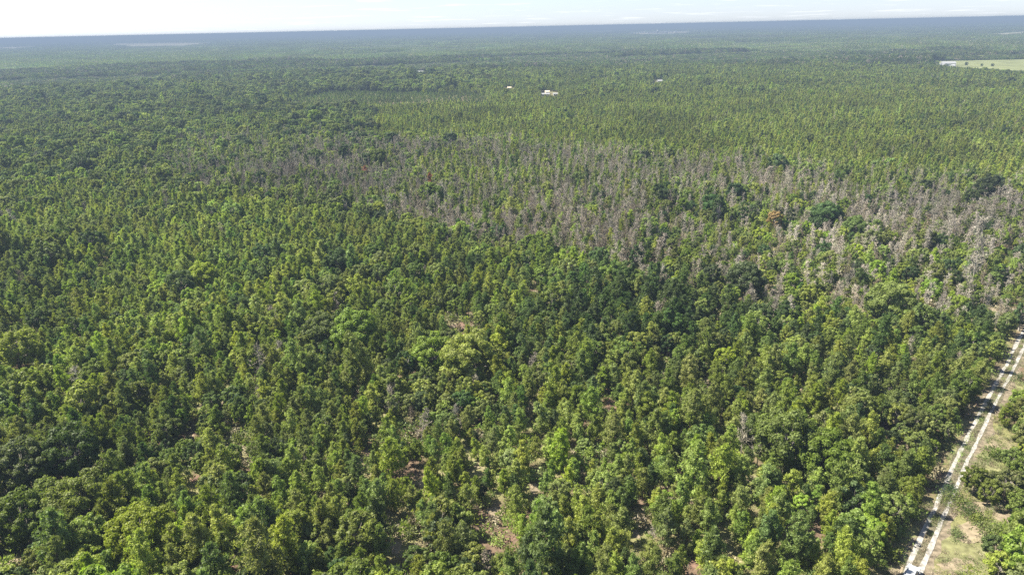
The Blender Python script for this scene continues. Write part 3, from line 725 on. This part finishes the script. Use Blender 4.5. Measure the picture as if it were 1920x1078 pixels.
# ------------------------------------------------------------------ undergrowth, grass
ux, uy = grid(2.6, 520); UN = len(ux)
pu, pv, pd = project(np.stack([ux, uy, np.zeros(UN)], 1)); t_ = track_dist(ux, uy)
un = fnoise(ux, uy, 18, 61)
k_ = (rng.random(UN) < .6 + .4 * sstep(.38, .55, un)) & ~((t_ > -3.2) & (t_ < 16) & (pd < 500))
for (cu, cv, hw, hh, kd, ph) in CLEAR:
    k_ &= ~((np.abs(pu - cu) < hw * .8) & (np.abs(pv - cv) < hh * .9) & (rng.random(UN) < .72))
ux, uy, un, pu, pv = ux[k_], uy[k_], un[k_], pu[k_], pv[k_]; UN = len(ux)
q = rng.random(UN); tn = np.select([q < .45, q < .68, q < .84], [0, 1, 2], 3)
s_ = rng.uniform(.6, 1.5, UN)
mass('undergrowth', K_BRUSH.src, np.stack([ux, uy, np.zeros(UN)], 1), tn * K_BRUSH.n + rng.integers(0, K_BRUSH.n, UN), np.stack([np.zeros(UN), np.zeros(UN), rng.uniform(0, 6.28, UN)], 1), np.stack([s_, s_, s_ * rng.uniform(.7, 1.3, UN)], 1))
# grass on the verge and along the track middle
GN_ = 15000
a = rng.integers(0, len(TL) - 1, GN_); off = np.where(rng.random(GN_) < .06, rng.normal(0, .18, GN_), np.where(rng.random(GN_) < .2, rng.uniform(-6, -2, GN_), rng.uniform(1.9, 24, GN_)))
gx = TL[a, 0] + TNR[a, 0] * off + rng.normal(0, .3, GN_) * (np.abs(off) > 1); gy = TL[a, 1] + TNR[a, 1] * off
gk = (fnoise(gx, gy, 7, 71) > .42) | (np.abs(off) < 1); gx, gy = gx[gk], gy[gk]; n_ = len(gx); s_ = rng.uniform(.5, 1.3, n_); q = rng.random(n_)
mass('grass', K_GRASS.src, np.stack([gx, gy, np.zeros(n_)], 1), (q > .6).astype(int) * K_GRASS.n + rng.integers(0, K_GRASS.n, n_), np.stack([np.zeros(n_), np.zeros(n_), rng.uniform(0, 6.28, n_)], 1), np.stack([s_, s_, s_], 1))

# ------------------------------------------------------------------ shrubs and small trees on the right-hand verge
VERGE = [  # photo u, v of the base, type, scale, tone, label
    (1858, 855, 'bush', 1.25, 1, 'round mid green shrub beside the track above the tan clearing'), (1878, 862, 'bush', 1.2, 2, 'lime green shrub right of the round mid green shrub'),
    (1795, 950, 'bush', 1.1, 1, 'low green shrub at the track edge below the tan clearing'), (1812, 975, 'bush', 1.2, 1, 'mid green low shrub right of the track-edge shrub'),
    (1790, 1005, 'bush', .8, 1, 'small shrub at the track edge before the sandy spot'), (1835, 985, 'bush', 1.2, 1, 'mid green shrub behind the pale sandy spot'),
    (1780, 930, 'bush', .9, 3, 'small dark shrub touching the right wheel rut'), (1822, 925, 'leaf', 0.58, 0, 'bright green small tree left of the verge pair'),
    (1850, 945, 'leaf', 0.60, 0, 'bright green tree in the clump beside the track'), (1880, 940, 'leaf', 0.70, 0, 'larger bright green tree at the back of the verge clump'),
    (1905, 965, 'leaf', 0.62, 0, 'bright green tree by the right edge of the verge'), (1915, 900, 'leaf', 0.62, 0, 'bright green tree at the right edge beside the tan clearing'),
    (1895, 880, 'leaf', 0.55, 0, 'bright green small tree behind the verge clump'), (1915, 870, 'leaf', 0.47, 2, 'lime green small tree at the right edge'),
    (1900, 800, 'pine', .7, 0, 'olive pine right of the track halfway up the verge'), (1880, 800, 'pine', .65, 2, 'yellow green pine closest to the track on the verge'),
    (1915, 830, 'leaf', 0.58, 0, 'bright green tree right of the verge pines'), (1912, 780, 'pine', .7, 2, 'yellow green pine by the right edge of the verge'),
    (1930, 760, 'pine', .7, 0, 'olive pine cut by the right edge of the frame'), (1912, 715, 'bush', .8, 3, 'small dark shrub on the grass where the track bends'),
    (1860, 1050, 'leaf', 0.55, 1, 'mid green small tree near the lower right corner'), (1900, 1060, 'leaf', 0.66, 0, 'bright green tree in the lower right corner'),
    (1870, 1085, 'leaf', 0.62, 2, 'lime green tree cut by the bottom edge right of the track'), (1915, 1010, 'leaf', 0.58, 1, 'mid green tree at the right edge above the corner tree'),
    (1920, 1090, 'leaf', 0.66, 0, 'bright tree in the very corner of the view'), (1850, 1005, 'bush', 1.3, 1, 'wide brushy shrub on the tan verge'), (1880, 1010, 'bush', 1.2, 0, 'bright green shrub behind the corner trees'),
    (1835, 1105, 'bush', 1.2, 0, 'bright shrub below the bottom edge trees'), (1872, 905, 'bush', .9, 0, 'small bright shrub on the tan clearing'), (1836, 905, 'bush', .8, 1, 'small mid green shrub left of the tan clearing'),
    (1828, 748, 'pine', .5, 0, 'short olive pine standing alone in the shade left of the track'),
    (1930, 840, 'leaf', 0.70, 1, 'mid green tree just at the frame edge right of the verge'), (1940, 700, 'leaf', 0.62, 1, 'mid green tree beyond the far bend'),
    (1945, 920, 'leaf', 0.70, 0, 'bright tree half out of view on the right'), (1955, 1000, 'leaf', 0.70, 1, 'mid tree half out of view in the lower right')]
vn = {'bush': ('shrub', 'shrub', 'foliage', K_BUSH, 'shrubs on the verge'), 'leaf': ('broadleaf_tree', 'verge tree', 'crown', K_LEAF, 'small trees on the verge'), 'pine': ('pine_tree', 'verge pine', 'crown', K_PINE, 'pines on the verge')}
for i, (su, sv, kd, ss, tn, lb) in enumerate(VERGE):
    g = ground(su, sv); nm, cat, cnm, K, gr = vn[kd]
    place_tree(K, nm, lb, cat, (g[0], g[1], 0), i * 3 + 1, tn, ss, i * 1.7, (0, 0), gr, cnm)
# beyond the frame on the right the same scrub goes on
bx = []; 
for _ in range(9000):
    a = rng.integers(0, len(TL)); o_ = rng.uniform(7, 75); p = TL[a] + TNR[a] * o_ + rng.normal(0, 1, 2); bx.append((p[0], p[1], o_))
bx = np.array(bx); pu, pv, pd = project(np.c_[bx[:, :2], np.full(len(bx), 4.)])
m = ((pu > 1915) | (pv > 1110)) & (rng.random(len(bx)) < .45)
bx = bx[m | (pd < 5)][:2600]; n_ = len(bx); s_ = rng.uniform(.5, .95, n_)
mass('scrub', K_LEAF.src, np.c_[bx[:, :2], np.zeros(n_)], rng.integers(0, K_LEAF.n * 3, n_), np.c_[np.zeros(n_), np.zeros(n_), rng.uniform(0, 6.28, n_)], np.c_[s_, s_, s_])

# ------------------------------------------------------------------ fallen trunks
def log_mesh(L, r0, seed):
    r = np.random.default_rng(seed); n = 6
    P = [[(t - .5) * L, r.normal(0, .12), r0 + .5 * t + r.normal(0, .05)] for t in np.linspace(0, 1, n)]
    return P
FALLEN = [(1275, 412, 7, 1.9, 'pale fallen trunk behind the dark vine column, left one'), (1300, 414, 6, 1.35, 'pale fallen trunk behind the dark vine column, right one'), (1560, 522, 9, .5, 'long grey fallen trunk in the near dead wood'),
          (1745, 548, 7, 2.3, 'bleached fallen trunk at the near edge of the dead wood'), (1505, 435, 8, -.4, 'bent pale trunk below the dark spreading oak'), (1385, 520, 5, 2.4, 'short pale fallen trunk before the dead wood'),
          (725, 985, 4, .2, 'grey fallen branches behind the bare sandy clearing'), (1395, 868, 4, 2.2, 'fallen brown top beside the conical grey snag')]
for i, (fu, fv, L, rz, lb) in enumerate(FALLEN):
    g = ground(fu, fv, 1.2); t = thing('fallen_trunk', lb, 'fallen tree', (g[0], g[1], .25), rz, 'fallen trunks')
    P = log_mesh(L, .16, i); v_, f_ = tube(P, np.linspace(.2, .06, 6), 7); part('bole', mesh_from('bole', v_, f_, [M_DEAD[3]], tint=np.full(len(f_), .7)), t)
    for k in range(3):
        b = np.array(P[2 + k]); d = unit(np.array([.7, random.uniform(-1, 1), random.uniform(.3, 1.)]))
        v_, f_ = tube([b, b + d * .7, b + d * 1.5 + [0, 0, .1]], [.06, .04, .015], 4); part('branch', mesh_from('branch', v_, f_, [M_DEAD[3]], tint=np.full(len(f_), .6)), t)

# ------------------------------------------------------------------ the vehicle at the near end of the track
def vehicle():
    i = int(np.argmin(np.hypot(*(TL - ground(1713, 1087)[:2]).T))); hd = math.atan2(TN[i, 1], TN[i, 0])
    t = thing('parked_car', 'white off-road wagon on the sand track at the bottom edge', 'car', (TL[i, 0], TL[i, 1], .07), hd)
    white = plain_mat('white_car_paint', (.32, .33, .34), .25, coat=.6); glass = plain_mat('car_glass', (.02, .024, .03), .08)
    black = plain_mat('black_rubber', (.02, .02, .02), .8); chrome = plain_mat('wheel_alloy', (.5, .5, .52), .3, .9)
    red = plain_mat('tail_lamp_red', (.35, .01, .01), .2); lens = plain_mat('lamp_lens', (.75, .75, .72), .1); trim = plain_mat('black_trim', (.03, .03, .035), .5)
    import bmesh
    def prof(name, pts, w0, w1, mat, bev=.05):
        """side outline (x, z) swept across the width; w1 is the half-width for points flagged high"""
        bm = bmesh.new(); L_, R_ = [], []
        for (px_, pz_, hi) in pts:
            w = w1 if hi else w0; L_.append(bm.verts.new((px_, w, pz_))); R_.append(bm.verts.new((px_, -w, pz_)))
        n = len(pts)
        for k in range(n): bm.faces.new((L_[k], L_[(k + 1) % n], R_[(k + 1) % n], R_[k]))
        bm.faces.new(L_[::-1]); bm.faces.new(R_)
        bmesh.ops.recalc_face_normals(bm, faces=bm.faces)
        bmesh.ops.bevel(bm, geom=list(bm.edges), offset=bev, segments=2, affect='EDGES')
        me = bpy.data.meshes.new(name); bm.to_mesh(me); bm.free(); me.materials.append(mat); return me
    part('body', prof('body', [(-2.3, .45, 0), (2.25, .45, 0), (2.35, .75, 0), (2.2, 1.02, 0), (1.15, 1.12, 0), (-2.25, 1.12, 0), (-2.36, .8, 0)], .93, .9, white, .06), t)
    part('cabin', prof('cabin', [(1.05, 1.1, 0), (.45, 1.68, 1), (-1.95, 1.70, 1), (-2.22, 1.1, 0)], .86, .70, glass, .04), t)
    part('roof', prof('roof', [(.52, 1.66, 0), (.45, 1.74, 1), (-1.9, 1.76, 1), (-2.02, 1.67, 0)], .74, .68, white, .03), t)
    for s in (-1, 1):
        for xx in (.78, -.35, -1.35):
            part('pillar', box_mesh('pillar', xx - .04, xx + .04, s * .83 - .03, s * .83 + .03, 1.1, 1.4), t, white)
        part('roof_rail', box_mesh('roof_rail', -1.7, .2, s * .62 - .02, s * .62 + .02, 1.77, 1.82), t, trim)
        part('mirror', box_mesh('mirror', .72, .9, s * 1.0 - .1, s * 1.0 + .1, 1.08, 1.24, (.03, .03)), t, white)
        part('headlight', box_mesh('headlight', 2.2, 2.34, s * .68 - .2, s * .68 + .2, .78, .94), t, lens)
        part('tail_light', box_mesh('tail_light', -2.38, -2.28, s * .8 - .09, s * .8 + .09, .75, 1.05), t, red)
        for xx in (1.42, -1.42):
            v_, f_ = tube([[xx, s * .72, .36], [xx, s * .80, .36], [xx, s * .96, .36]], [.36, .37, .36], 20)
            n0 = len(v_); v_ = np.r_[v_, [[xx, s * .96, .36]]]; f_ = np.r_[f_, [[n0 - 20 + k, n0 - 20 + (k + 1) % 20, n0] for k in range(20)]]
            wh = part('wheel', mesh_from('wheel', v_, f_, [black]), t)
            v_, f_ = tube([[xx, s * .95, .36], [xx, s * .975, .36]], [.23, .2], 14); n0 = len(v_); v_ = np.r_[v_, [[xx, s * .975, .36]]]; f_ = np.r_[f_, [[14 + k, 14 + (k + 1) % 14, n0] for k in range(14)]]
            part('rim', mesh_from('rim', v_, f_, [chrome]), wh)
    part('bumper', box_mesh('bumper', 2.2, 2.42, -.85, .85, .42, .62, (.04, .04)), t, trim); part('bumper', box_mesh('bumper', -2.42, -2.25, -.85, .85, .42, .62, (.04, .04)), t, trim)
    part('grille', box_mesh('grille', 2.25, 2.36, -.42, .42, .66, .92), t, trim)
vehicle()

# ------------------------------------------------------------------ field and far buildings
M_FIELD = plain_mat('hay_field', (.15, .165, .075), .95, noise=.3, nscale=.03, spec=.1)
def poly_sheet(name, pts, z, mat):
    me = bpy.data.meshes.new(name); me.from_pydata([(p[0], p[1], z) for p in pts], [], [tuple(range(len(pts)))]); me.update(); me.materials.append(mat); return struct(name, me)
poly_sheet('hay_field', FIELDG, .15, M_FIELD)
M_PALE = plain_mat('pale_far_field', (.25, .24, .17), .95, spec=.1)
def pxpoly(name, pts, mat, z=.3): return poly_sheet(name, [ground(a_, b_)[:2] for a_, b_ in pts], z, mat)
FARF = [[(200, 82.5), (330, 80.5), (392, 81.5), (350, 86), (240, 87.5)], [(-10, 90), (60, 87.5), (78, 88.5), (30, 91.5), (-10, 92.5)], [(255, 77), (280, 76), (282, 77.2), (256, 78)],
        [(1180, 62.6), (1290, 59.5), (1296, 62), (1190, 65.2)], [(1840, 66), (1925, 60), (1925, 64), (1860, 68)], [(1110, 59.6), (1150, 58.6), (1152, 59.8), (1112, 60.6)], [(1270, 114), (1410, 110), (1412, 112), (1280, 115.5)]]
for f in FARF: pxpoly('far_field', f, M_PALE, .4)
M_WHITE = plain_mat('white_metal_roof', (0.27, .275, .28), .4, noise=.05, nscale=.3); M_WALL = plain_mat('pale_wall', (.60, .58, .54), .8); M_DARKG = plain_mat('window_glass', (.05, .06, .07), .1)
M_GREYROOF = plain_mat('grey_roof', (.45, .45, .46), .6); M_TANROOF = plain_mat('tan_wall', (.62, .52, .40), .8)
def house(label, u_, v_, Lx, Ly, hw, hr, rz, name='farm_building', wall=None, roof=None, wins=4, group=None):
    g = ground(u_, v_); t = thing(name, label, 'building', (g[0], g[1], 0), rz, group)
    part('wall', box_mesh('wall', -Lx / 2, Lx / 2, -Ly / 2, Ly / 2, 0, hw), t, wall or M_WALL)
    e = .5; V = [(-Lx / 2 - e, -Ly / 2 - e, hw), (Lx / 2 + e, -Ly / 2 - e, hw), (Lx / 2 + e, Ly / 2 + e, hw), (-Lx / 2 - e, Ly / 2 + e, hw), (-Lx / 2 - e, 0, hw + hr), (Lx / 2 + e, 0, hw + hr)]
    V = [(a_, b_, c_ + .01) for a_, b_, c_ in V]
    me = bpy.data.meshes.new('roof'); me.from_pydata(V, [], [(0, 1, 5, 4), (2, 3, 4, 5), (0, 4, 3), (1, 2, 5), (0, 3, 2, 1)]); me.update(); part('roof', me, t, roof or M_WHITE)
    for k in range(wins):
        xx = -Lx / 2 + Lx * (k + .5) / wins
        part('window', box_mesh('window', xx - .7, xx + .7, -Ly / 2 - .06, -Ly / 2 + .02, hw * .35, hw * .7), t, M_DARKG)
    part('door', box_mesh('door', Lx * .03 + .8, Lx * .03 + 1.9, -Ly / 2 - .07, -Ly / 2 + .02, 0, 2.1), t, M_TANROOF)
house('long low white-roofed building in the middle distance, left one', 1019, 181, 15, 7, 3, 1.2, .05)
house('small white-roofed building right of the long low one', 1043, 180, 8, 6, 2.8, 1.0, .0, wins=3)
house('tan walled house behind the long low white roof', 1026, 177, 5, 6, 3.4, 1.4, .2, 'house', M_TANROOF, M_TANROOF, 2)
house('white-roofed shed alone right of centre in the pine belt', 1237, 157, 7, 6, 3.8, 1.8, .1, 'shed', wins=2)
house('small white building beside the dark clump left of centre', 789, 139, 10, 7, 4, 2, 0, 'shed', wins=2)
house('tan shed in the pines left of the long low white roof', 955, 169, 5, 4, 3.2, 1.2, .2, 'shed', M_TANROOF, M_TANROOF, 2)
house('large white barn at the left end of the hay field', 1777, 124.5, 22, 14, 5, 3.5, -.25, 'barn')
house('lower white barn left of the large barn', 1763, 126, 13, 9, 3.5, 2.2, .1, 'barn', wins=3)
house('grey-roofed shed beside the hay field barns', 1786, 126.5, 7, 7, 3, 1.8, .4, 'shed', None, M_GREYROOF, 2)
house('pale trailer in front of the white barns', 1769, 127.2, 9, 3.5, 2.8, .6, .6, 'trailer', None, M_WHITE, 2)
for k, (a_, b_, L_) in enumerate([(1206, 62.3, 40), (1220, 63, 60), (1232, 62.6, 70), (1244, 62.3, 90), (1256, 61.8, 60), (1266, 61.4, 30)]):
    house(['leftmost', 'second', 'third', 'fourth', 'fifth', 'rightmost'][k] + ' white roof in the far town row near the horizon', a_, b_, L_, 30, 9, 3, .1 * k - .2, 'town_building', wins=3, group='far town roofs')
def water_tower():
    g = ground(1233, 66); t = thing('water_tower', 'white water tower standing before the far town roofs', 'water tower', (g[0], g[1], 0))
    s = 1.0
    v_, f_ = tube([[0, 0, 0], [0, 0, 14], [0, 0, 22]], [4.0, 3.0, 3.0], 12); part('shaft', mesh_from('shaft', v_, f_, [M_WHITE]), t)
    v_, f_ = tube([[0, 0, 21], [0, 0, 25], [0, 0, 30], [0, 0, 35], [0, 0, 38]], [3, 9.5, 11.5, 9, .2], 16); part('tank', mesh_from('tank', v_, f_, [M_WHITE]), t)
water_tower()
# lone trees on the hay field
for (a_, b_, ss, tn, lb) in [(1811, 125.8, .8, 3, 'dark tree on the hay field, nearest the barns'), (1840, 126.5, .6, 1, 'pale small tree in the middle of the hay field'), (1860, 127.5, .7, 3, 'dark tree on the hay field, furthest from the barns'), (1756, 123, .9, 1, 'round tree between the barns and the pale strip')]:
    g = ground(a_, b_); place_tree(K_LEAF, 'field_tree', lb, 'field tree', (g[0], g[1], 0), 2, tn, ss, 1, (0, 0), 'trees standing on the hay field')

# ------------------------------------------------------------------ the forest to the horizon: patches of coarse trees
def coarse_forms():
    P = [pine(900 + i, H=9.6, Rr=2.6, lod=.32)[1:] for i in range(4)]; B = [broadleaf(930 + i, H=9.5 + i, Rr=3.3 + .3 * i, lod=.2, lobes=18)[1:] for i in range(4)]
    return [[(c[0], c[1], t) for c, t in P], [(c[0], c[1], t) for c, t in B]]
def patch_collection(name, size, n_trees, faces, nvar=8):
    forms = coarse_forms() if size < 40 else None
    coll = bpy.data.collections.new(name + '_forms')
    mats = M_PINE[:2] + [M_PINE[3]] + M_LEAF[:2] + [M_LEAF[3]] + [M_DEAD[1]]
    for kd in range(2):
        for vi in range(nvar):
            r = np.random.default_rng(500 + vi + kd * 50 + int(size)); Vs, Fs, MI, TI = [], [], [], []; o_ = 0
            g_ = int(math.sqrt(n_trees)); st = size / g_
            for a_ in range(g_):
                for b_ in range(g_):
                    if r.random() < .05: continue
                    px_, py_ = (a_ + r.uniform(0, 1)) * st - size / 2, (b_ + r.uniform(0, 1)) * st - size / 2
                    leafy = r.random() < (.12, .75)[kd]; s = r.uniform(.75, 1.3) * (.70 if forms else .85)
                    hh_ = (11.5, 10.5)[leafy] * s; cr_ = (2.4, 3.6)[leafy] * s * (st / 4.2) ** .5
                    if forms:
                        fv, ff, ft = forms[int(leafy)][int(r.integers(0, len(forms[0])))]; a__ = r.uniform(0, 6.28); ca, sa = math.cos(a__), math.sin(a__)
                        v_ = np.stack([(fv[:, 0] * ca - fv[:, 1] * sa) * s + px_, (fv[:, 0] * sa + fv[:, 1] * ca) * s + py_, fv[:, 2] * s], 1)
                        Vs.append(v_); Fs.append(ff + o_); o_ += len(v_)
                        mi = (3 + int(r.choice(3, p=[.1, .3, .6]))) if leafy else int(r.choice(3, p=[.3, .2, .5]))
                        MI.append(np.full(len(ff), 6 if r.random() < .06 else mi)); TI.append(ft); continue
                    d = unit(r.normal(size=(faces, 3))); d[:, 2] = np.abs(d[:, 2]) * 1.0 - .45 * (r.random(faces) < .5)
                    tt = (d[:, 2] + .25) / 1.25
                    base = hh_ * .35; C = np.stack([d[:, 0] * cr_ * r.uniform(.5, 1, faces) * (1 if leafy else 1.1 - .5 * 0), d[:, 1] * cr_ * r.uniform(.5, 1, faces), base + (hh_ - base) * np.clip(d[:, 2], -.2, 1) * r.uniform(.75, 1, faces)], 1)
                    if not leafy: C[:, :2] *= (1.15 - .75 * np.clip(C[:, 2:3] / hh_, 0, 1))
                    C += [px_, py_, 0]
                    L = r.uniform(.8, 1.5, faces) * (st / 4.2) ** .5 * (20 / faces) ** .35 * 1.15
                    v_, f_ = blades(C, unit(d + r.normal(0, .7, (faces, 3))), L, L * .7, r)
                    Vs.append(v_); Fs.append(f_ + o_); o_ += len(v_)
                    mi = (3 + int(r.choice(3, p=[.1, .25, .65]))) if leafy else int(r.choice(3, p=[.2, .2, .6]))
                    if r.random() < .07: mi = 6
                    MI.append(np.full(faces, mi)); TI.append(np.clip(np.full(faces, r.uniform(.1, .9)) + r.normal(0, .12, faces), 0, 1))
            MI, TI = [q_ for q_ in MI], [q_ for q_ in TI]
            me = mesh_from(name, np.concatenate(Vs), np.concatenate(Fs), mats, np.concatenate(MI), np.concatenate(TI))
            coll.objects.link(bpy.data.objects.new('%s_form.%03d' % (name, kd * nvar + vi), me))
    return coll, nvar
def patches(name, size, n_trees, faces, r0, r1, half=42, nvar=6):
    coll, nv = patch_collection(name, size, n_trees, faces, nvar)
    n = int(r1 / size) + 2
    gx, gy = np.meshgrid(np.arange(-n, n + 1) * size, np.arange(0, n + 1) * size); X, Y = gx.ravel().astype(float), gy.ravel().astype(float)
    rr_ = np.hypot(X, Y); k = (rr_ >= r0) & (rr_ < r1) & (np.degrees(np.arctan2(np.abs(X), Y)) < half); X, Y = X[k], Y[k]
    pu, pv, pd = project(np.c_[X, Y, np.zeros(len(X))]); _, pt, _ = project(np.c_[X, Y, np.full(len(X), 13.)])
    k = np.ones(len(X), bool)
    for P in [FIELD] + FARF:
        e = size * .45 * F0 / pd
        k &= ~(inpoly(pu, pv, P) | inpoly(pu, pv * .35 + pt * .65, P) | inpoly(pu + e, pv, P) | inpoly(pu - e, pv, P))
    for (a_, b_, c_, d_) in BARN + [(1200, 1270, 60, 64.5), (1228, 1238, 61, 67)]:
        k &= ~((pu > a_ - 3) & (pu < b_ + 3) & (pt < d_) & (pv > c_))
    X, Y, pu, pv = X[k], Y[k], pu[k], pv[k]; m_ = len(X)
    sa_, sb_ = np.floor((X * .94 + Y * .34) / 390 + fnoise(X, Y, 900, 3)).astype(int), np.floor((Y * .94 - X * .34) / 270 + fnoise(X, Y, 800, 7)).astype(int)
    st_ = _perm[sa_ % 256, sb_ % 256]; st2 = _perm[(sa_ + 77) % 256, (sb_ + 31) % 256]
    lf = (st_ - .5) * .22 + fnoise(X, Y, 420, 81) + .25 * (1 - sstep(500, 1000, pu)) - .12 * sstep(1000, 1500, pu) * sstep(90, 130, pv); kd = (lf > .52).astype(int)
    idx = kd * nv + rng.integers(0, nv, m_)
    zz = np.where(st2 > .7, .5, np.where(st2 < .3, 1.2, .95)) * rng.uniform(.9, 1.1, m_) * (0.85 + .5 * fnoise(X, Y, 900, 83))
    mass(name, coll, np.c_[X, Y, np.zeros(m_)], idx, np.c_[np.zeros(m_), np.zeros(m_), rng.integers(0, 4, m_) * math.pi / 2], np.c_[np.ones(m_), np.ones(m_), zz])
    print(name, m_)
patches('far_forest', 30, 81, 46, NEAR_R - 8, 2300)
patches('farther_forest', 90, 400, 16, 2300 - 20, 7000)
patches('horizon_forest', 300, 900, 12, 7000 - 100, 24000, nvar=4)
